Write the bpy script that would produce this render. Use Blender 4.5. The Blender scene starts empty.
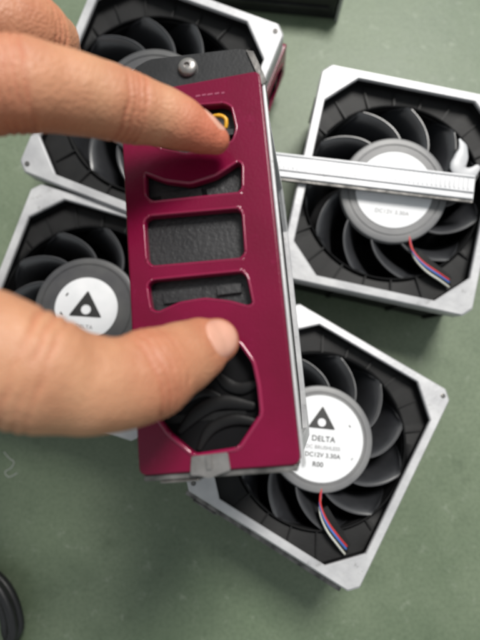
import bpy, bmesh, math, random
from mathutils import Vector, Matrix
from mathutils.bvhtree import BVHTree
from mathutils import noise as mn
random.seed(4)
scene=bpy.context.scene
col=scene.collection
T=0.048; AX=.057; AY=.0655
# ---------------- camera geometry ----------------
tilt=math.radians(9); FPX=500.0; D=0.352
fwd=Vector((0,math.sin(tilt),-math.cos(tilt))); up=Vector((0,math.cos(tilt),math.sin(tilt))); right=Vector((1,0,0))
C=-fwd*D
CB=Matrix((right,up,-fwd)).transposed()
def at(px,py,d): return C+fwd*d+right*((px-240)/FPX*d)+up*((320-py)/FPX*d)
def onz(px,py,z):
    r=fwd+right*((px-240)/FPX)+up*((320-py)/FPX)
    return C+r*((z-C.z)/r.z)
# ---------------- materials ----------------
def mat(name,c,rough=.5,metal=0,c2=None,ns=40,bump=0,bs=300,spec=.5,rough2=None,coat=0,dirt=None,dt=.58,dk=1):
    m=bpy.data.materials.new(name); m.use_nodes=True
    nt=m.node_tree; b=nt.nodes['Principled BSDF']
    b.inputs['Base Color'].default_value=(*c,1); b.inputs['Roughness'].default_value=rough
    b.inputs['Metallic'].default_value=metal; b.inputs['Specular IOR Level'].default_value=spec
    b.inputs['Coat Weight'].default_value=coat; b.inputs['Coat Roughness'].default_value=.12
    tc=nt.nodes.new('ShaderNodeTexCoord')
    if c2 is not None:
        n=nt.nodes.new('ShaderNodeTexNoise'); n.inputs['Scale'].default_value=ns; n.inputs['Detail'].default_value=6
        nt.links.new(tc.outputs['Object'],n.inputs['Vector'])
        r=nt.nodes.new('ShaderNodeValToRGB'); r.color_ramp.elements[0].position=.35; r.color_ramp.elements[1].position=.68
        r.color_ramp.elements[0].color=(*c,1); r.color_ramp.elements[1].color=(*c2,1)
        nt.links.new(n.outputs['Fac'],r.inputs['Fac']); outc=r.outputs['Color']
        if dirt is not None:
            for sc,st in ((170,.75*dk),(45,.55*dk)):
                n3=nt.nodes.new('ShaderNodeTexNoise'); n3.inputs['Scale'].default_value=sc; n3.inputs['Detail'].default_value=7; n3.inputs['Roughness'].default_value=.72
                nt.links.new(tc.outputs['Object'],n3.inputs['Vector'])
                r3=nt.nodes.new('ShaderNodeValToRGB'); r3.color_ramp.elements[0].position=dt; r3.color_ramp.elements[1].position=dt+.1
                r3.color_ramp.elements[1].color=(st,st,st,1)
                nt.links.new(n3.outputs['Fac'],r3.inputs['Fac'])
                mx=nt.nodes.new('ShaderNodeMixRGB'); mx.inputs[2].default_value=(*dirt,1)
                nt.links.new(r3.outputs[0],mx.inputs[0]); nt.links.new(outc,mx.inputs[1]); outc=mx.outputs[0]
        nt.links.new(outc,b.inputs['Base Color'])
        if rough2 is not None:
            mr=nt.nodes.new('ShaderNodeMapRange'); mr.inputs['To Min'].default_value=rough; mr.inputs['To Max'].default_value=rough2
            nt.links.new(n.outputs['Fac'],mr.inputs['Value']); nt.links.new(mr.outputs[0],b.inputs['Roughness'])
    if bump:
        n2=nt.nodes.new('ShaderNodeTexNoise'); n2.inputs['Scale'].default_value=bs; n2.inputs['Detail'].default_value=4
        nt.links.new(tc.outputs['Object'],n2.inputs['Vector'])
        bp=nt.nodes.new('ShaderNodeBump'); bp.inputs['Strength'].default_value=bump; bp.inputs['Distance'].default_value=.0005
        nt.links.new(n2.outputs['Fac'],bp.inputs['Height']); nt.links.new(bp.outputs[0],b.inputs['Normal'])
    return m
M_silver=mat('worn_galvanised_metal',(.40,.40,.415),.38,.3,(.52,.52,.53),60,.2,400,rough2=.56,dirt=(.17,.165,.16),dt=.60,dk=.9)
M_black=mat('black_plastic',(.009,.009,.010),.42,0,(.018,.018,.020),80,.15,900)
M_lining=mat('matte_black_lining',(.004,.004,.0045),.5,0,(.008,.008,.0085),80,.1,900,spec=.25)
M_blade=mat('glossy_black_blade',(.022,.023,.026),.28,0,(.042,.043,.047),50,spec=.9,rough2=.42)
M_edge=mat('worn_blade_edge',(.035,.036,.040),.32,0,(.075,.075,.08),50,spec=.8)
M_deep=mat('deep_black',(.003,.003,.0035),.7,0,(.005,.005,.006),80,spec=.12)
M_hub=mat('grey_hub_plastic',(.15,.15,.155),.45,0,(.19,.19,.19),60,.1,700)
M_hubd=mat('dark_hub_plastic',(.05,.05,.055),.45,0,(.08,.08,.08),60,.1,700)
M_label=mat('white_label_paper',(.68,.69,.71),.35,0,(.75,.75,.77),90)
M_ink=mat('black_ink',(.012,.012,.012),.5,0,(.02,.02,.02),90)
M_inkg=mat('grey_ink',(.25,.25,.26),.5,0,(.32,.32,.32),90)
M_maroon=mat('maroon_plastic',(.125,.0006,.021),.30,0,(.165,.0012,.031),35,.14,1200,coat=.12,dirt=(.18,.004,.040),spec=.25,dt=.60)
M_rim=mat('maroon_moulded_edge',(.19,.002,.036),.17,0,(.23,.004,.046),60,coat=.7)
M_print=mat('faded_pink_print',(.30,.05,.11),.5,0,(.22,.035,.08),90)
M_steel=mat('brushed_steel',(.24,.23,.22),.38,.8,(.38,.36,.35),120,.2,900)
M_lip=mat('dark_worn_steel',(.06,.058,.056),.42,.6,(.24,.23,.22),150,.3,700)
M_bar=mat('pale_aluminium',(.48,.49,.51),.40,.2,(.58,.58,.60),50,.1,300,dirt=(.32,.32,.33),dt=.61)
M_tab=mat('white_plastic',(.42,.43,.45),.4,0,(.50,.50,.52),50)
M_red=mat('red_wire',(.5,.03,.03),.4,0,(.42,.025,.025),90)
M_blue=mat('blue_wire',(.05,.16,.48),.4,0,(.04,.12,.4),90)
M_white=mat('white_wire',(.55,.55,.5),.4,0,(.5,.5,.45),90)
M_yellow=mat('yellow_wire',(.70,.36,.02),.4,0,(.6,.30,.02),90)
M_gdark=mat('dark_grey_plate',(.012,.012,.014),.45,0,(.028,.028,.030),70,.5,700)
M_nail=mat('fingernail',(.53,.265,.19),.28,0,(.58,.315,.235),120,coat=.15)
M_thread=mat('white_thread',(.5,.52,.5),.6,0,(.55,.55,.55),90)

def skin_mat():
    m=bpy.data.materials.new('skin'); m.use_nodes=True; nt=m.node_tree; b=nt.nodes['Principled BSDF']
    tc=nt.nodes.new('ShaderNodeTexCoord')
    n=nt.nodes.new('ShaderNodeTexNoise'); n.inputs['Scale'].default_value=42; n.inputs['Detail'].default_value=8; n.inputs['Roughness'].default_value=.58
    nt.links.new(tc.outputs['Object'],n.inputs['Vector'])
    r=nt.nodes.new('ShaderNodeValToRGB')
    r.color_ramp.elements[0].position=.32; r.color_ramp.elements[0].color=(.37,.163,.088,1)
    r.color_ramp.elements[1].position=.68; r.color_ramp.elements[1].color=(.52,.270,.155,1)
    nt.links.new(n.outputs['Fac'],r.inputs['Fac'])
    a=nt.nodes.new('ShaderNodeAttribute'); a.attribute_name='flush'
    mx=nt.nodes.new('ShaderNodeMixRGB'); mx.inputs[2].default_value=(.44,.115,.065,1)
    nt.links.new(a.outputs['Fac'],mx.inputs[0]); nt.links.new(r.outputs[0],mx.inputs[1]); nt.links.new(mx.outputs[0],b.inputs['Base Color'])
    b.inputs['Roughness'].default_value=.50; b.inputs['Specular IOR Level'].default_value=.4
    b.inputs['Subsurface Weight'].default_value=.10; b.inputs['Subsurface Radius'].default_value=(1,.35,.2); b.inputs['Subsurface Scale'].default_value=.0025
    v=nt.nodes.new('ShaderNodeTexVoronoi'); v.inputs['Scale'].default_value=1100
    nt.links.new(tc.outputs['Object'],v.inputs['Vector'])
    n3=nt.nodes.new('ShaderNodeTexNoise'); n3.inputs['Scale'].default_value=260; n3.inputs['Detail'].default_value=5
    nt.links.new(tc.outputs['Object'],n3.inputs['Vector'])
    ad=nt.nodes.new('ShaderNodeMath'); nt.links.new(v.outputs['Distance'],ad.inputs[0]); nt.links.new(n3.outputs['Fac'],ad.inputs[1])
    bp=nt.nodes.new('ShaderNodeBump'); bp.inputs['Strength'].default_value=.4; bp.inputs['Distance'].default_value=.0005
    nt.links.new(ad.outputs[0],bp.inputs['Height']); nt.links.new(bp.outputs[0],b.inputs['Normal'])
    return m
M_skin=skin_mat()

def floor_mat():
    m=bpy.data.materials.new('green_painted_concrete'); m.use_nodes=True; nt=m.node_tree; b=nt.nodes['Principled BSDF']
    tc=nt.nodes.new('ShaderNodeTexCoord')
    def noise(s,d,rg=.5):
        n=nt.nodes.new('ShaderNodeTexNoise'); n.inputs['Scale'].default_value=s; n.inputs['Detail'].default_value=d; n.inputs['Roughness'].default_value=rg
        nt.links.new(tc.outputs['Object'],n.inputs['Vector']); return n
    n=noise(7,8,.62); r=nt.nodes.new('ShaderNodeValToRGB')
    r.color_ramp.elements[0].position=.33; r.color_ramp.elements[0].color=(.100,.138,.083,1)
    r.color_ramp.elements[1].position=.68; r.color_ramp.elements[1].color=(.172,.213,.140,1)
    nt.links.new(n.outputs['Fac'],r.inputs['Fac'])
    n2=noise(420,3); r2=nt.nodes.new('ShaderNodeValToRGB')
    r2.color_ramp.elements[0].position=.25; r2.color_ramp.elements[0].color=(.72,.74,.72,1)
    r2.color_ramp.elements[1].position=.6; r2.color_ramp.elements[1].color=(1,1,1,1)
    nt.links.new(n2.outputs['Fac'],r2.inputs['Fac'])
    mx=nt.nodes.new('ShaderNodeMixRGB'); mx.blend_type='MULTIPLY'; mx.inputs[0].default_value=.8
    nt.links.new(r.outputs[0],mx.inputs[1]); nt.links.new(r2.outputs[0],mx.inputs[2])
    n4=noise(90,6,.75); r4=nt.nodes.new('ShaderNodeValToRGB')
    r4.color_ramp.elements[0].position=.58; r4.color_ramp.elements[0].color=(0,0,0,1)
    r4.color_ramp.elements[1].position=.72; r4.color_ramp.elements[1].color=(.7,.7,.7,1)
    nt.links.new(n4.outputs['Fac'],r4.inputs['Fac'])
    mx2=nt.nodes.new('ShaderNodeMixRGB'); mx2.inputs[2].default_value=(.25,.285,.22,1)
    nt.links.new(r4.outputs[0],mx2.inputs[0]); nt.links.new(mx.outputs[0],mx2.inputs[1])
    n6=noise(38,7,.75); r6=nt.nodes.new('ShaderNodeValToRGB')
    r6.color_ramp.elements[0].position=.56; r6.color_ramp.elements[0].color=(0,0,0,1)
    r6.color_ramp.elements[1].position=.74; r6.color_ramp.elements[1].color=(.8,.8,.8,1)
    nt.links.new(n6.outputs['Fac'],r6.inputs['Fac'])
    mx3=nt.nodes.new('ShaderNodeMixRGB'); mx3.inputs[2].default_value=(.072,.10,.058,1)
    nt.links.new(r6.outputs[0],mx3.inputs[0]); nt.links.new(mx2.outputs[0],mx3.inputs[1])
    nt.links.new(mx3.outputs[0],b.inputs['Base Color'])
    mr=nt.nodes.new('ShaderNodeMapRange'); mr.inputs['To Min'].default_value=.34; mr.inputs['To Max'].default_value=.7
    nt.links.new(n.outputs['Fac'],mr.inputs['Value']); nt.links.new(mr.outputs[0],b.inputs['Roughness'])
    bp=nt.nodes.new('ShaderNodeBump'); bp.inputs['Strength'].default_value=.3; bp.inputs['Distance'].default_value=.001
    n5=noise(60,6,.6); nt.links.new(n5.outputs['Fac'],bp.inputs['Height']); nt.links.new(bp.outputs[0],b.inputs['Normal'])
    return m

# ---------------- mesh helpers ----------------
def mk(name,verts,faces,m,smooth=False):
    me=bpy.data.meshes.new(name); me.from_pydata([tuple(v) for v in verts],[],faces); 
    bm=bmesh.new(); bm.from_mesh(me); bmesh.ops.recalc_face_normals(bm,faces=bm.faces); bm.to_mesh(me); bm.free()
    me.materials.append(m)
    if smooth is True:
        for p in me.polygons: p.use_smooth=True
    elif smooth: 
        for p in me.polygons: p.use_smooth=True
        me.set_sharp_from_angle(angle=math.radians(smooth))
    me.update(); return me
def ob(name,me,parent=None,M=None):
    o=bpy.data.objects.new(name,me); col.objects.link(o)
    if parent is not None: o.parent=parent
    if M is not None: o.matrix_local=M
    return o
def bev(o,w,seg=2):
    b=o.modifiers.new('bevel','BEVEL'); b.width=w; b.segments=seg; b.limit_method='ANGLE'; b.angle_limit=math.radians(35)
def thing(name,label,cat,M,group=None,me=None):
    o=bpy.data.objects.new(name,me); col.objects.link(o); o.matrix_world=M; o.empty_display_size=.02 if me is None else 1
    o['label']=label; o['category']=cat
    if group: o['group']=group
    return o
def rp(inset,cut):
    hx,hy=AX-inset,AY-inset
    return lambda t:min(hx/max(abs(math.cos(t)),1e-6),hy/max(abs(math.sin(t)),1e-6),(hx+hy-cut)/(abs(math.cos(t))+abs(math.sin(t))))
def rc(r): return lambda t:r
def loft(loops,closed,N=240):
    V=[];F=[]
    for f,z in loops:
        for i in range(N):
            t=2*math.pi*i/N; r=f(t); V.append((r*math.cos(t),r*math.sin(t),z))
    L=len(loops)
    for k in range(L if closed else L-1):
        a=k*N; b=((k+1)%L)*N
        for i in range(N):
            j=(i+1)%N; F.append((a+i,a+j,b+j,b+i))
    if not closed:
        F.append(tuple(range(N))[::-1]); F.append(tuple((L-1)*N+i for i in range(N)))
    return V,F
def catmull(pts,rad,step):
    P=[];R=[]
    n=len(pts)
    for i in range(n-1):
        p0=pts[max(i-1,0)];p1=pts[i];p2=pts[i+1];p3=pts[min(i+2,n-1)]
        k=max(2,int((p2-p1).length/step))
        for j in range(k):
            t=j/k;t2=t*t;t3=t2*t
            P.append(.5*((2*p1)+(p2-p0)*t+(2*p0-5*p1+4*p2-p3)*t2+(3*p1-p0-3*p2+p3)*t3))
            s=t*t*(3-2*t); R.append(rad[i]*(1-s)+rad[i+1]*s)
    P.append(pts[-1]);R.append(rad[-1]); return P,R
def tube(pts,rad,n=12,step=.002,flat=1.0,ref=None,cap=True):
    pts=[Vector(p) for p in pts]
    if not isinstance(rad,(list,tuple)): rad=[rad]*len(pts)
    P,R=catmull(pts,rad,step)
    ref=ref or Vector((0,0,1)); rings=[]
    def tan(i): return (P[min(i+1,len(P)-1)]-P[max(i-1,0)]).normalized()
    def ring(c,t,r):
        s=t.cross(ref)
        if s.length<1e-4: s=t.cross(Vector((0,1,.1)))
        s.normalize(); u=s.cross(t).normalized()
        return [c+s*(r*math.cos(2*math.pi*k/n))+u*(r*flat*math.sin(2*math.pi*k/n)) for k in range(n)]
    t0=tan(0);t1=tan(len(P)-1)
    if cap:
        for a in (80,60,40,20): 
            a=math.radians(a); rings.append(ring(P[0]-t0*R[0]*math.sin(a),t0,R[0]*math.cos(a)))
    for i in range(len(P)): rings.append(ring(P[i],tan(i),R[i]))
    if cap:
        for a in (20,40,60,80):
            a=math.radians(a); rings.append(ring(P[-1]+t1*R[-1]*math.sin(a),t1,R[-1]*math.cos(a)))
    V=[v for r in rings for v in r];F=[]
    for i in range(len(rings)-1):
        for k in range(n):
            j=(k+1)%n; F.append((i*n+k,i*n+j,(i+1)*n+j,(i+1)*n+k))
    F.append(tuple(range(n))); F.append(tuple((len(rings)-1)*n+k for k in range(n)))
    return V,F
def merge(parts):
    V=[];F=[]
    for v,f in parts:
        o=len(V);V+=list(v);F+=[tuple(i+o for i in q) for q in f]
    return V,F
def boxvf(x0,x1,y0,y1,z0,z1):
    V=[(x,y,z) for z in(z0,z1) for y in(y0,y1) for x in(x0,x1)]
    return V,[(0,2,3,1),(4,5,7,6),(0,1,5,4),(2,6,7,3),(0,4,6,2),(1,3,7,5)]
def prismX(poly,x0,x1):
    n=len(poly); V=[(x0,p[0],p[1]) for p in poly]+[(x1,p[0],p[1]) for p in poly]
    F=[tuple(range(n)),tuple(range(n,2*n))]+[(i,(i+1)%n,n+(i+1)%n,n+i) for i in range(n)]
    return V,F
def eval_mesh(o):
    dg=bpy.context.evaluated_depsgraph_get(); dg.update(); return bpy.data.meshes.new_from_object(o.evaluated_get(dg))
def roundpoly(poly,r,k=4):
    out=[];n=len(poly)
    for i in range(n):
        p=Vector(poly[i]);a=Vector(poly[i-1])-p;b=Vector(poly[(i+1)%n])-p
        rr=min(r,a.length*.45,b.length*.45); a=p+a.normalized()*rr; b=p+b.normalized()*rr
        for j in range(k+1):
            t=j/k; out.append(tuple(a*(1-t)**2+p*2*t*(1-t)+b*t*t))
    return out
def curve_panel(name,outer,holes,ext,bevel,m):
    cu=bpy.data.curves.new(name,'CURVE'); cu.dimensions='2D'; cu.fill_mode='BOTH'; cu.extrude=ext; cu.bevel_depth=bevel; cu.bevel_resolution=2
    for poly in [outer]+holes:
        s=cu.splines.new('POLY'); s.points.add(len(poly)-1); s.use_cyclic_u=True
        for i,p in enumerate(poly): s.points[i].co=(p[0],p[1],0,1)
    o=bpy.data.objects.new(name,cu); col.objects.link(o); me=eval_mesh(o)
    bpy.data.objects.remove(o); 
    me.materials.clear(); me.materials.append(m); me.name=name
    return me
def text_mesh(s,size,m,name):
    cu=bpy.data.curves.new(name,'FONT'); cu.body=s; cu.size=size; cu.align_x='CENTER'; cu.align_y='CENTER'; cu.extrude=.00005; cu.space_character=1.05; cu.offset=size*.012
    o=bpy.data.objects.new(name,cu); col.objects.link(o); me=eval_mesh(o); bpy.data.objects.remove(o)
    me.materials.clear(); me.materials.append(m); return me

# ---------------- held fan pose ----------------
def cv(px,py,d): return Vector(((px-240)/FPX*d,(320-py)/FPX*d,-d))
Pt=cv(187,66,.168); Pb=cv(218,472,.1455)
Y=(Pb-Pt).normalized(); a9=math.radians(9.3)
Z=Vector((math.cos(a9),.0,math.sin(a9))); Z=(Z-Y*Z.dot(Y)).normalized(); X=Y.cross(Z).normalized()
Rw=CB@Matrix((X,Y,Z)).transposed()
XP=AX+.0045
mid=C+CB@((Pt+Pb)/2)
org=mid-Rw@Vector((XP,0,T/2))
MH=Matrix.Translation(org)@Rw.to_4x4(); MHi=MH.inverted()
def pl(px,py,x=XP):
    c=MHi@C; r=(MHi.to_3x3())@(fwd+right*((px-240)/FPX)+up*((320-py)/FPX))
    q=c+r*((x-c.x)/r.x); return (q.y,q.z)
def plp(L,x=XP): return [pl(a,b,x) for a,b in L]

# ---------------- shared fan meshes ----------------
I1=.0048; RO=.0520
frame_me=mk('frame',*loft([(rp(0,.005),T-.014),(rp(0,.005),T-.001),(rp(.0008,.005),T),(rp(I1,.017),T),(rp(I1+.0005,.017),T-.0006),(rp(I1+.0005,.017),T-.0025),(rp(.0016,.005),T-.0025),(rp(.0016,.005),T-.014)],True,480),M_silver,30)
hv=loft([(rp(.0010,.006),0),(rp(.0010,.006),T-.0145),(rp(.0022,.006),T-.0145),(rp(.0022,.006),T-.003),(rp(I1-.0004,.017),T-.003),(rp(I1-.0002,.0185),T-.0085),(lambda t:min(rp(I1-.0001,.026)(t),RO+.0022),T-.0095),(rc(RO),T-.0115),(rc(RO-.0004),T-.015),(rc(RO-.0006),.003),(rc(RO+.001),0)],True,480)
ribs=[hv]
for sx in (-1,1):
    for t in (-.050,-.022,.022,.050): ribs.append(boxvf(*sorted((sx*(AX-.0012),sx*(AX+.0004))),t-.0012,t+.0012,.002,T-.0148))
    for t in (-.045,-.020,.020,.045): ribs.append(boxvf(t-.0012,t+.0012,*sorted((sx*(AY-.0012),sx*(AY+.0004))),.002,T-.0148))
house_me=mk('housing',*merge(ribs),M_lining,30)
gs=[]
for k in range(22):
    t=2*math.pi*k/22+.04; ro=rp(I1,.019)(t)-.0008
    if ro-RO<.0025: continue
    V,F=boxvf(RO+.0006,ro,-.0005,.0005,T-.0100,T-.0078); R=Matrix.Rotation(t,3,'Z'); gs.append(([R@Vector(v) for v in V],F))
shr=loft([(rc(RO+.0003),T-.0120),(rc(RO+.0003),T-.0078),(rc(RO+.0008),T-.0074),(rc(RO+.0013),T-.0078),(rc(RO+.0014),T-.0096)],False,120)
gs.append((shr[0],[f for f in shr[1] if len(f)==4]))
shroud_me=mk('shroud_ribs',*merge(gs),M_lining,30)
back=[loft([(rc(RO+.0004),.0005),(rc(RO+.0004),.002)],False,64),loft([(rc(.0265),.0022),(rc(.0265),T-.0090)],False,64)]
for k in range(4):
    V,F=boxvf(.02,RO,-.003,.003,.002,.006); R=Matrix.Rotation(k*math.pi/2+.6,3,'Z'); back.append(([R@Vector(v) for v in V],F))
back_me=mk('back_plate',*merge(back),M_deep,30)
HR=.0318
hubprof=[(rc(HR-.0008),T-.0088),(rc(HR),T-.0080),(rc(HR),T-.0058),(rc(HR-.0006),T-.0048),(rc(HR-.0014),T-.0045),(rc(HR-.0040),T-.0045),(rc(HR-.0043),T-.0050),(rc(HR-.0048),T-.0050),(rc(HR-.0051),T-.0045)]
hub_me=mk('hub',*loft(hubprof,False,96),M_hub,35); hubd_me=hub_me.copy(); hubd_me.materials[0]=M_hubd
def blade():
    nu,nw=16,12
    r0=.0262; r1=.0530
    def P(u,w):
        r=r0+u*(r1-r0)
        r=min(r,RO-.0008+.0012*max(0,1-w/.2))
        ang=math.radians(-14+ w*(19+6*u) + 34*u**1.35)
        z=T-.0064-.020*w**1.15+.0028*math.sin(math.pi*w)-.0008*u
        return Vector((r*math.cos(ang),r*math.sin(ang),z))
    V=[P(i/nu,j/nw) for i in range(nu+1) for j in range(nw+1)]; F=[]
    for i in range(nu):
        for j in range(nw):
            a=i*(nw+1)+j; F.append((a,a+1,a+nw+2,a+nw+1))
    me=mk('blade',V,F,M_blade,True); bm=bmesh.new(); bm.from_mesh(me)
    bmesh.ops.solidify(bm,geom=bm.faces[:],thickness=.0012)
    for f in bm.faces: f.material_index=0
    V2,F2=tube([P(i/8*.95,0) for i in range(9)],[.0004,.0005,.0006,.0006,.0006,.0005,.0005,.0004,.0003],6,.002)
    vs=[bm.verts.new(v) for v in V2]
    for f in F2:
        q=bm.faces.new([vs[i] for i in f]); q.material_index=1
    bm.to_mesh(me); bm.free(); me.materials.append(M_edge)
    for p in me.polygons: p.use_smooth=True
    me.set_sharp_from_angle(angle=math.radians(50)); return me
blade_me=blade()
def label_disc(r): return mk('label',*loft([(rc(r),T-.00455),(rc(r),T-.0041)],False,72),M_label)
screw_me=mk('screw',*loft([(rc(.0015),T-.0002),(rc(.0015),T+.0002),(rc(.0012),T+.0003),(rc(.0007),T+.0003),(rc(.0006),T)],False,20),M_lip,40)
wires=[]
for i,m in enumerate((M_red,M_blue,M_ink,M_white)):
    o=.0014*(i-1.5)
    pts=[(.0150+o*.4,-.0268-o,T-.0052),(.0185+o*.5,-.0350-o,T-.0042),(.0260+o*.6,-.0412-o*1.1,T-.0036),(.0355+o*.4,-.0452-o,T-.0038),(.0425+o*.2,-.0475-o,T-.0060)]
    wires.append(mk('wire',*tube(pts,.00070,8,.0015),m,True))
armV,armF=boxvf(0,.0250,-.0030,.0030,T-.0100,T-.0056)
Rm=Matrix.Translation((.0205,-.0345,0))@Matrix.Rotation(math.radians(-28),4,'Z')
arm_me=mk('cable_arm',[Rm@Vector(v) for v in armV],armF,M_lining)
# handle
outer=[(-AY+.0065,.0005),(-AY+.0065,T-.0005),(AY-.0005,T-.0005),(AY-.0005,.0005)]
outer=roundpoly(outer,.0020)
O1=[(150,114),(190,105),(224,102),(232,106),(237,128),(233,141),(212,151),(185,154),(160,149),(148,142)]
O2=[(144,172),(165,180),(190,183),(215,175),(238,160),(243,164),(243,188),(239,193),(152,202),(145,197)]
O3=[(143,220),(149,215),(238,207),(243,212),(246,253),(241,259),(152,267),(146,262)]
O4=[(146,284),(152,279),(242,270),(248,276),(254,304),(248,307),(230,302),(205,299),(180,303),(158,313),(150,310)]
O5=[(146,372),(163,348),(190,336),(216,333),(240,342),(254,362),(259,385),(262,414),(239,449),(194,456),(168,434),(150,408)]
holes=[roundpoly(plp(o),.0012,3) for o in (O1,O2,O3,O4)]+[roundpoly(plp(O5),.0015,3)]
panel=curve_panel('handle',outer,holes,.0011,.0006,M_maroon)
for v in panel.vertices:
    c=v.co.copy(); v.co=(c.z+XP-.0017,c.x,c.y)
bm=bmesh.new(); bm.from_mesh(panel)
def addvf(bm,V,F):
    vs=[bm.verts.new(v) for v in V]
    for f in F: bm.faces.new([vs[i] for i in f])
for b in (boxvf(AX-.0005,XP-.0030,-AY+.0075,AY-.001,.0012,.0030),boxvf(AX-.0005,XP-.0030,-AY+.0075,AY-.001,T-.0030,T-.0012),boxvf(AX-.0005,XP-.0030,AY-.0030,AY-.0012,.0032,T-.0032)): addvf(bm,*b)
bmesh.ops.recalc_face_normals(bm,faces=bm.faces); bm.to_mesh(panel); bm.free()
for p in panel.polygons: p.use_smooth=True
panel.set_sharp_from_angle(angle=math.radians(35))
def rimtube(poly,r):
    pts=[Vector((XP-.0003,p[0],p[1])) for p in poly]; pts.append(pts[0]); return tube(pts,r,8,.001,1,Vector((1,0,0)),False)
rim5=mk('opening_rim',*rimtube(holes[4],.00075),M_rim,True)
rim_s=[mk('opening_rim',*rimtube(holes[k],.00045),M_rim,True) for k in (0,1,2,3)]
capp=roundpoly(plp([(121,90),(131,67),(148,57),(240,46),(252,50),(265,78),(262,83)]),.002)
cap_me=mk('end_cap',*prismX(capp,AX-.010,XP-.0012),M_black,30)
edge_me=mk('cap_edge',*prismX(plp([(246,49),(253,50),(267,80),(262,84)]),XP-.0011,XP-.0005),M_lip)
lip_me=mk('end_lip',*merge([boxvf(AX-.016,XP-.0012,AY+.0002,AY+.0020,.001,T-.001),boxvf(AX-.012,XP-.0008,AY+.0022,AY+.0028,.006,.018)]),M_lip)
side_me=mk('side_strip',*merge([boxvf(AX-.0035,XP-.0010,-AY+.006,AY+.001,T+.0002,T+.0012)]),M_silver)
side2_me=mk('side_seal',*merge([boxvf(AX-.0110,AX-.0045,-AY+.004,AY-.002,T+.0002,T+.0008)]),M_lining)
cx,cy=pl(187,66)
def discX(cx,cy,prof,n=28):
    V=[];F=[]
    for r,x in prof:
        for i in range(n): V.append((x,cx+r*math.cos(2*math.pi*i/n),cy+r*math.sin(2*math.pi*i/n)))
    for k in range(len(prof)-1):
        for i in range(n):
            j=(i+1)%n;F.append((k*n+i,k*n+j,(k+1)*n+j,(k+1)*n+i))
    F.append(tuple(range(n)));F.append(tuple((len(prof)-1)*n+i for i in range(n)));return V,F
bolt_me=mk('bolt',*discX(cx,cy,[(.0034,XP-.0012),(.0034,XP-.0004),(.0028,XP+.0004),(.0014,XP+.0008),(.0010,XP+.0008),(.0009,XP+.0001)]),M_steel,40)
latch=roundpoly(plp([(192,456),(228,452),(231,470),(222,473),(210,478),(200,475),(191,475)]),.0006,2)
latch_me=mk('latch',*merge([prismX(latch,XP-.004,XP+.0007),prismX(plp([(207,455),(212,454),(213,468),(208,469)]),XP+.0008,XP+.0015)]),M_steel,30)
plate_me=mk('inner_plate',*merge([boxvf(AX-.002,AX+.0002,-AY+.009,AY-.0455,.0035,T-.0035)]),M_gdark,30)
vp=[]
for z in (.0048,T-.0060): vp.append(boxvf(AX+.0003,AX+.0026,-AY+.01,AY-.046,z,z+.0012))
for y in (-AY+.0235,-AY+.0465): vp.append(boxvf(AX+.0003,AX+.0022,y,y+.0020,.0062,T-.0064))
for (a,b,c,d,h) in ((158,190,200,196,.0012),(205,186,232,192,.0018),(160,290,200,297,.0010),(215,284,240,290,.0014)):
    y0,z0=pl(a,b);y1,z1=pl(c,d); vp.append(boxvf(AX+.00025,AX+.0002+h,min(y0,y1),max(y0,y1),min(z0,z1),max(z0,z1)))
vent_me=mk('inner_bosses',*merge(vp),M_gdark,30)
guard_me=mk('inner_guard',*merge([boxvf(AX-.002,AX+.0001,AY-.0453,AY-.003,.0035,T-.0035)]),M_deep,40)
# dark, irregular fan parts low inside the large opening: broad curved vanes and a boss
cl=[]
for pts,ws in (([(176,432),(196,412),(220,402),(250,406)],.0024),([(196,450),(208,430),(232,420),(258,424)],.0018),([(214,372),(226,384),(240,388),(256,382)],.0020),([(180,404),(190,396),(204,392),(216,396)],.0014)):
    q=[pl(a,b) for a,b in pts]
    cl.append(tube([(AX+.0004+.0002*i,p[0],p[1]) for i,p in enumerate(q)],[ws*.5,ws,ws,ws*.6],10,.0012,.35,Vector((1,0,0))))
clut_me=mk('inner_vane',*merge(cl),M_lining,True)
yy,zz=pl(221,118)
yw_me=mk('inner_wire',*tube([(AX+.0024,yy-.0018,zz-.0050),(AX+.0030,yy-.0020,zz-.001),(AX+.0030,yy-.0002,zz+.0014),(AX+.0024,yy+.0022,zz+.0010)],.0007,8,.001),M_yellow,True)
pr=[]
for px,py,l in ((198,97,.0016),(204,96,.0013),(210,95.4,.0018),(217,94.5,.0015),(223,94,.001)):
    y,z=pl(px,py-1); pr.append(boxvf(XP+.00002,XP+.00012,y-.0003,y+.0003,z-l/2,z+l/2))
pr_me=mk('moulded_print',*merge(pr),M_print)

def logo(size,m):
    s=size
    tri=[(-s,-s*.62),(s,-s*.62),(0,s)]
    hole=[(s*.30*math.cos(2*math.pi*i/20),-s*.18+s*.30*math.sin(2*math.pi*i/20)) for i in range(20)]
    return curve_panel('logo',roundpoly(tri,s*.12,3),[hole],.00005,0,m)
def place_print(label_o,rot,logo_y,logo_s,lines):
    z=T-.00398
    R=Matrix.Rotation(rot,4,'Z')
    if logo_s: ob('label_logo',logo(logo_s,M_ink),label_o,R@Matrix.Translation((0,logo_y,z)))
    for s,size,y,x,m,r2 in lines:
        ob('label_lettering',text_mesh(s,size,m,'lettering'),label_o,R@Matrix.Translation((x,y,z))@Matrix.Rotation(math.radians(r2),4,'Z'))

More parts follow.
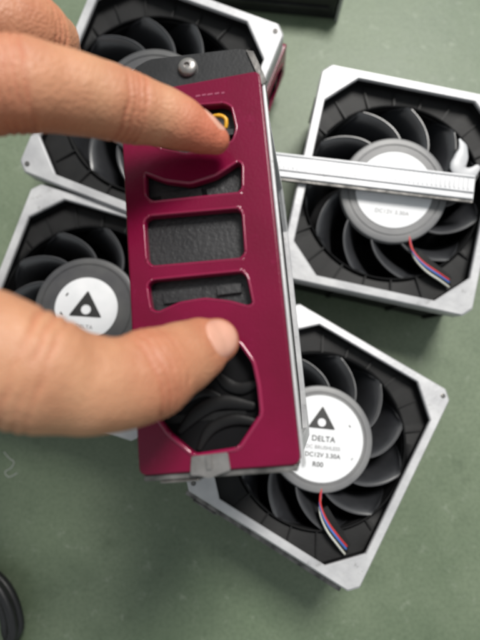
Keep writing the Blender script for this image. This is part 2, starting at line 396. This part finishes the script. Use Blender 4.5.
GR='server cooling fans with silver frames'
def fan(M,label,lab_r=.0265,hubdark=False,rot=0,lines=(),logo_y=.010,logo_s=.006,phase=0,held=False,feet=0,feeth=.01,skirt=False):
    root=thing('cooling_fan',label,'fan',M,GR)
    ob('frame',frame_me,root); hs=ob('housing',house_me,root); ob('shroud_ribs',shroud_me,hs); ob('back_plate',back_me,root)
    hub=ob('rotor_hub',hubd_me if hubdark else hub_me,root)
    for k in range(11): ob('blade',blade_me,hub,Matrix.Rotation(2*math.pi*k/11+phase,4,'Z'))
    l=ob('label',label_disc(lab_r),root)
    place_print(l,rot,logo_y,logo_s,lines)
    ob('cable_arm',arm_me,root)
    for w in wires: ob('wire',w,root)
    for k in (0,3):
        ob('screw',screw_me,root,Matrix.Translation(((AX-.0050)*(1 if k%2 else -1),(AY-.0050)*(1 if k//2 else -1),0)))
    hM=Matrix.Identity(4) if held else Matrix.Translation((-.0034,0,.0))@Matrix.Diagonal((1,.985,.70,1))
    h=ob('handle',panel,root,hM)
    ob('opening_rim',rim5,h)
    for r in rim_s: ob('opening_rim',r,h)
    if held:
        ob('inner_plate',plate_me,root); ob('latch',latch_me,h); ob('inner_guard',guard_me,root); ob('inner_bosses',vent_me,root); ob('inner_vane',clut_me,root)
        c=ob('end_cap',cap_me,root); ob('bolt',bolt_me,c); ob('cap_edge',edge_me,c)
        bev(ob('end_lip',lip_me,root),.0004); bev(ob('side_strip',side_me,root),.0003); ob('side_seal',side2_me,root)
    if skirt:
        sk=[boxvf(-AX+.004,AX-.004,-AY-.0040,-AY+.0005,T-.034,T-.0152),boxvf(-AX+.010,-AX+.026,-AY-.0050,-AY-.0038,T-.033,T-.0148)]
        o=ob('base_flange',mk('base_flange',*merge(sk),M_lip),root); bev(o,.0006)
    if feet:
        y0,y1=(-AY+.004,-AY+.016) if feet<0 else (AY-.016,AY-.004)
        for x in (-.030,.030):
            o=ob('foot',mk('foot',*boxvf(x-.012,x+.012,y0,y1,-feeth,-.0002),M_black),root); bev(o,.001)
    return root,h
def floorM(cx,cy,th,s=1,td=0,dz=0):
    p=onz(cx,cy,T*s+AY*s*math.sin(abs(math.radians(td)))+dz)
    M=Matrix.Translation((p.x,p.y,dz))@Matrix.Rotation(math.radians(-th),4,'Z')
    if td:
        h=-AY*s if td>0 else AY*s
        M=M@Matrix.Translation((0,h,0))@Matrix.Rotation(math.radians(td),4,'X')@Matrix.Translation((0,-h,0))
    return M@Matrix.Scale(s,4)
K=M_ink;G=M_inkg
TX=[('DELTA',.0046,-.0005,.0015,K,0),('DC BRUSHLESS',.0030,-.0055,.0015,G,0),('DC12V 3.30A',.0036,-.0100,.0015,K,0),('R00',.0040,-.0155,-.001,K,0),('-',.006,.011,-.0165,K,60),('-',.006,.009,.0175,K,-55),('-',.006,-.010,.0190,G,50)]
rA,_=fan(floorM(398,179,12.5,1.05,6),'silver framed black fan with metal bar lying across',.0228,False,math.radians(5),[('DC12V 3.30A',.0034,-.0135,0,G,0)],.004,.0045,.1,feet=1,feeth=.012)
rB,_=fan(floorM(318,446,31,.97,-6),'silver framed black fan with white round label and coloured wires',.0256,False,math.radians(31-6),TX,.0108,.0084,.35,feet=-1,feeth=.012,skirt=True)
rC,_=fan(floorM(84,307,17,1.02),'silver framed black fan with dark hub, beside a gripping thumb',.0190,True,math.radians(13),[('DELTA',.0034,-.0115,0,G,0),('-',.008,.008,-.013,K,60),('-',.008,-.004,-.014,K,-60)],.0010,.0100,.2)
rD,_=fan(floorM(155,88,22,1.10,7),'silver framed black fan with maroon edge, partly under fingers',.0215,True,math.radians(20),[('DC12V',.004,-.006,0,G,0)],.006,.005,.0,feet=1,feeth=.013)
rH,hH=fan(MH,'maroon handled fan module held upright in fingers',.0256,False,0,[('DELTA',.0044,-.0005,0,K,0)],.0085,.006,.05,held=True)
ob('inner_wire',yw_me,rH); ob('moulded_print',pr_me,hH)
MA=rA.matrix_world.copy(); MAi=MA.inverted()
def onfan(px,py,zl):
    c=MAi@C; r=MAi.to_3x3()@(fwd+right*((px-240)/FPX)+up*((320-py)/FPX)); return c+r*((zl-c.z)/r.z)
tp_=[onfan(x,y,T-.0012) for x,y in ((460,140),(463,148),(461,158),(458,167),(463,173),(471,173),(477,168))]
ob('plastic_clip',mk('plastic_clip',*tube(tp_,[.0008,.0026,.0042,.0048,.0040,.0034,.0020],16,.0012,.25),M_tab,True),rA)

# ---------------- metal bar ----------------
p0=onfan(262,163,T+.003); p1=onfan(474,188,T+.003)
L=(p1-p0).length; w=.0072
bp=[boxvf(0,L,-w,w,.0010,.0026),boxvf(0,L,w-.0012,w,0,.00098),boxvf(.0003,L-.0003,-w+.0004,-w+.0014,.00262,.0034),boxvf(.0003,L-.0003,w-.0014,w-.0004,.00262,.0034),boxvf(.0003,L-.0003,-.0030,-.0020,.00262,.0036)]
x=.002
while x<L-.003:
    bp.append(boxvf(x,x+.0012,-.0014,w-.0022,.00262,.0030)); x+=.0026
bar_me=mk('metal_bar',*merge(bp),M_bar)
ang=math.atan2(p1.y-p0.y,p1.x-p0.x)
bar=thing('metal_bar','pale ridged aluminium bar lying across a black fan','metal bar',MA@Matrix.Translation((p0.x,p0.y,T+.0008))@Matrix.Rotation(ang,4,'Z'),None,bar_me); bev(bar,.00015)
ob('bar_edge',mk('bar_edge',*boxvf(0,L,-w-.0014,-w-.0001,-.0004,.0022),M_lip),bar)

# ---------------- hand ----------------
def ap(L): return [at(a,b,d) for a,b,d,_ in L],[r for *_,r in L]
index=[(215,140,.1530,.0046),(202,134,.1515,.0062),(181,124,.1490,.0080),(160,116,.1465,.0088),(127,107,.1420,.0100),(98,99,.137,.0104),(60,91,.1315,.0110),(15,85,.1255,.0119),(-60,92,.123,.0121),(-150,112,.127,.0145),(-300,170,.135,.017),(-440,235,.148,.020)]
middle=[(32,112,.198,.0080),(46,86,.190,.0092),(52,58,.172,.0108),(34,34,.156,.0120),(-20,26,.146,.0126),(-90,42,.143,.0130),(-155,78,.145,.014),(-300,150,.155,.018),(-440,230,.162,.020)]
ring=[(-50,150,.208,.0072),(-32,125,.208,.0085),(-28,95,.198,.0092),(-50,65,.184,.0100),(-100,70,.176,.0106),(-155,95,.171,.0135),(-300,165,.170,.018),(-440,235,.172,.020)]
pinky=[(-78,172,.216,.0062),(-62,150,.218,.0073),(-60,120,.212,.0080),(-80,100,.203,.0088),(-120,110,.195,.0095),(-160,130,.190,.0125),(-300,190,.184,.017),(-440,240,.18,.019)]
thumb=[(217,341,.1430,.0068),(203,347,.1405,.0088),(180,359,.1345,.0102),(152,373,.1280,.0118),(122,384,.1225,.0116),(80,384,.1170,.0123),(35,373,.1120,.0138),(-25,352,.1110,.0152),(-110,322,.117,.0185),(-250,290,.130,.022),(-420,260,.150,.021)]
arm=[(-380,245,.155,.026),(-470,255,.160,.0245),(-600,270,.168,.0265),(-850,300,.182,.033)]
web=[(-60,300,.116,.008),(-110,240,.120,.010),(-140,180,.124,.011),(-150,120,.127,.011)]
palm=[(-170,200,.145,.016),(-280,220,.150,.021),(-400,240,.156,.022)]
parts=[]
for ch,fl in ((index,.92),(middle,.92),(ring,.92),(pinky,.92),(thumb,.84),(arm,.8),(web,.8),(palm,1.0)):
    P,R=ap(ch); parts.append(tube(P,R,28,.0012 if ch is not arm else .004,fl,-fwd))
tmp=ob('tmp',mk('tmp',*merge(parts),M_skin)); 
rm=tmp.modifiers.new('r','REMESH'); rm.mode='VOXEL'; rm.voxel_size=.00070
sm=tmp.modifiers.new('s','SMOOTH'); sm.factor=.5; sm.iterations=18
hm=eval_mesh(tmp); bpy.data.objects.remove(tmp)
def seg(ch,i):
    p=at(*ch[i][:3]); q=at(*ch[max(i-1,0)][:3]); s=at(*ch[min(i+1,len(ch)-1)][:3]); return p,(q-s).normalized(),ch[i][3]
creases=[]
for ch,i,offs in ((index,4,(-.0028,-.0008,.0009,.0027)),(index,7,(-.003,-.001,.001,.003)),(thumb,3,(-.0042,-.0020,0,.0018,.0040)),(middle,3,(-.002,0,.002)),(thumb,6,(-.003,.000,.0025))):
    p,t,r=seg(ch,i); creases.append((p,t,r,offs))
tips=[(at(*index[0][:3]),.020,.85),(at(*thumb[0][:3]),.015,.5),(at(*index[4][:3]),.014,.35),(at(*thumb[3][:3]),.016,.35),(at(*middle[3][:3]),.030,.25),(at(*index[7][:3]),.02,.3)]
n_v=len(hm.vertices)
cos=[0.0]*(n_v*3); hm.vertices.foreach_get('co',cos)
nrs=[0.0]*(n_v*3); hm.vertices.foreach_get('normal',nrs)
vals=[0.0]*n_v
for i in range(n_v):
    co=Vector(cos[3*i:3*i+3]); nrm=Vector(nrs[3*i:3*i+3])
    d=-.00030*mn.noise(co*70)-.00006*mn.noise(co*330)
    cr=0
    for p,t,r,offs in creases:
        e=co-p; s=e.dot(t)
        if abs(s)<.0075 and e.length<r*2.2:
            s2=s+.0008*mn.noise(co*220)
            q=sum(math.exp(-((s2-o)/.0006)**2) for o in offs)*max(0,.6+.7*mn.noise(co*150))
            d+=q*.0008; cr+=q
            d-=.0006*math.exp(-(s/.005)**2)*.6
    f=0
    for p,R0,k in tips: f=max(f,k*max(0,1-((co-p).length/R0)**2))
    vals[i]=min(1,f+.35*cr)
    co=co-nrm*d; cos[3*i]=co.x; cos[3*i+1]=co.y; cos[3*i+2]=co.z
hm.vertices.foreach_set('co',cos)
fl=hm.attributes.new('flush','FLOAT','POINT'); fl.data.foreach_set('value',vals)
hm.polygons.foreach_set('use_smooth',[True]*len(hm.polygons))
hm.update()
hm.materials.clear(); hm.materials.append(M_skin); hm.name='person'
base=at(-400,245,.155)
hm.transform(Matrix.Translation(-base))
hand=thing('person','bare hand pinching the maroon module with thumb and finger','person',Matrix.Translation(base),None,hm)
bvh=BVHTree.FromPolygons([v.co+base for v in hm.vertices],[tuple(p.vertices) for p in hm.polygons])
def nail(p,t,f,W,Ln,name):
    f=(f-t*f.dot(t)).normalized(); side=t.cross(f).normalized(); V=[];F=[];nr,na=9,36
    for i in range(nr+1):
        rr=max(i/nr,.02)
        for j in range(na):
            ph=2*math.pi*j/na; c,s=math.cos(ph),math.sin(ph); e=2.4 if s<0 else 2.1; q=1/((abs(c)**e+abs(s)**e)**(1/e))*rr
            o=p+t*(q*s*Ln)+side*(q*c*W)
            hit=bvh.ray_cast(o+f*.03,-f,.06)[0] or o
            V.append(hit+f*(.00028 if rr<.8 else (.00012 if rr<1 else -.0003))-base)
    for i in range(nr):
        for j in range(na):
            k=(j+1)%na;F.append((i*na+j,i*na+k,(i+1)*na+k,(i+1)*na+j))
    F.append(tuple(range(na)))
    ob(name,mk(name,V,F,M_nail,True),hand)
pt=at(213,342,.142); tt=(at(*thumb[0][:3])-at(*thumb[2][:3])).normalized()
nail(pt,tt,(-fwd*1.0+up*.35+right*.6),.0060,.0060,'fingernail')
pi=at(208,137,.152); ti=(at(*index[0][:3])-at(*index[2][:3])).normalized()
nail(pi,ti,(-fwd*.2+up*1.0+right*.3),.0040,.0046,'fingernail')

# ---------------- black case at the top edge ----------------
c0=onz(335,18,.002); H=.030
MC=Matrix.Translation((c0.x,c0.y,0))@Matrix.Rotation(math.radians(-6),4,'Z')
case=thing('electronics_case','black electronics case with thin metal side rail','case',MC)
o=ob('shell',mk('shell',*boxvf(-.12,0,0,.10,0,H),M_black),case); bev(o,.002,3)
o=ob('side_rail',mk('side_rail',*merge([boxvf(.0002,.0026,-.0015,.10,0,H+.001),boxvf(-.004,.0001,-.001,.10,H+.0004,H+.0016)]),M_silver),case); bev(o,.0003)
o=ob('front_lip',mk('front_lip',*boxvf(-.12,-.0065,-.0015,-.0002,.010,.0125),M_gdark),case)
# ---------------- coiled cable ----------------
cc=onz(-26,622,.0)
pts=[]
for i in range(4*28):
    t=i/28*2*math.pi; R=.0285+.0016*math.sin(t*.37)+.0032*((i//28)%2)
    pts.append(Vector((R*math.cos(t),R*1.12*math.sin(t),.0042+.0062*(i/28)*.72+.0012*math.sin(3*t))))
cable=thing('coiled_cable','coiled black cable lying on the green floor','cable',Matrix.Translation((cc.x,cc.y,0)))
ob('cable_loop',mk('cable',*tube(pts,.0030,12,.0025),M_black,True),cable)
for a in (2.6,4.4,5.9):
    c=Vector((.030*math.cos(a),.0335*math.sin(a),0)); R=Matrix.Translation(c)@Matrix.Rotation(a,4,'Z')
    o=ob('cable_tie',mk('cable_tie',*boxvf(-.0065,.0065,-.002,.002,.0005,.0275),M_gdark),cable,R); bev(o,.001)
tp=[onz(x,y,.0004) for x,y in ((4,452),(9,458),(14,462),(11,468),(5,472),(9,477),(17,473))]
tb=tp[0].copy(); tv,tf=tube(tp,.00022,6,.001)
thing('thread','thin pale thread lying on the green floor','thread',Matrix.Translation(tb),None,mk('thread',[v-tb for v in tv],tf,M_thread,True))
# ---------------- floor ----------------
fo=ob('floor',mk('floor',[(-3,-3,0),(3,-3,0),(3,3,0),(-3,3,0)],[(0,1,2,3)],floor_mat())); fo['kind']='structure'
# ---------------- light ----------------
w=bpy.data.worlds.new('World'); scene.world=w; w.use_nodes=True
w.node_tree.nodes['Background'].inputs[0].default_value=(.84,.90,.92,1); w.node_tree.nodes['Background'].inputs[1].default_value=.50
def area(loc,size,e,c,tgt=(0,0,0)):
    l=bpy.data.lights.new('ceiling_light','AREA'); l.size=size; l.energy=e; l.color=c; l.shape='SQUARE'
    o=bpy.data.objects.new('ceiling_light',l); col.objects.link(o); o.location=loc
    o.rotation_euler=(Vector(tgt)-Vector(loc)).to_track_quat('-Z','Y').to_euler()
area((.40,.85,1.45),.5,38,(1,.97,.92))
# ---------------- camera ----------------
cd=bpy.data.cameras.new('camera'); cam=bpy.data.objects.new('camera',cd); col.objects.link(cam)
cd.sensor_fit='VERTICAL'; cd.sensor_height=24; cd.sensor_width=18; cd.lens=24*FPX/640
cam.location=C; cam.rotation_euler=(tilt,0,0); cd.clip_start=.01; cd.clip_end=20
cd.dof.use_dof=True; cd.dof.focus_distance=.205; cd.dof.aperture_fstop=5.5
scene.camera=cam
scene.view_settings.view_transform='Standard'; scene.view_settings.look='None'; scene.view_settings.exposure=0
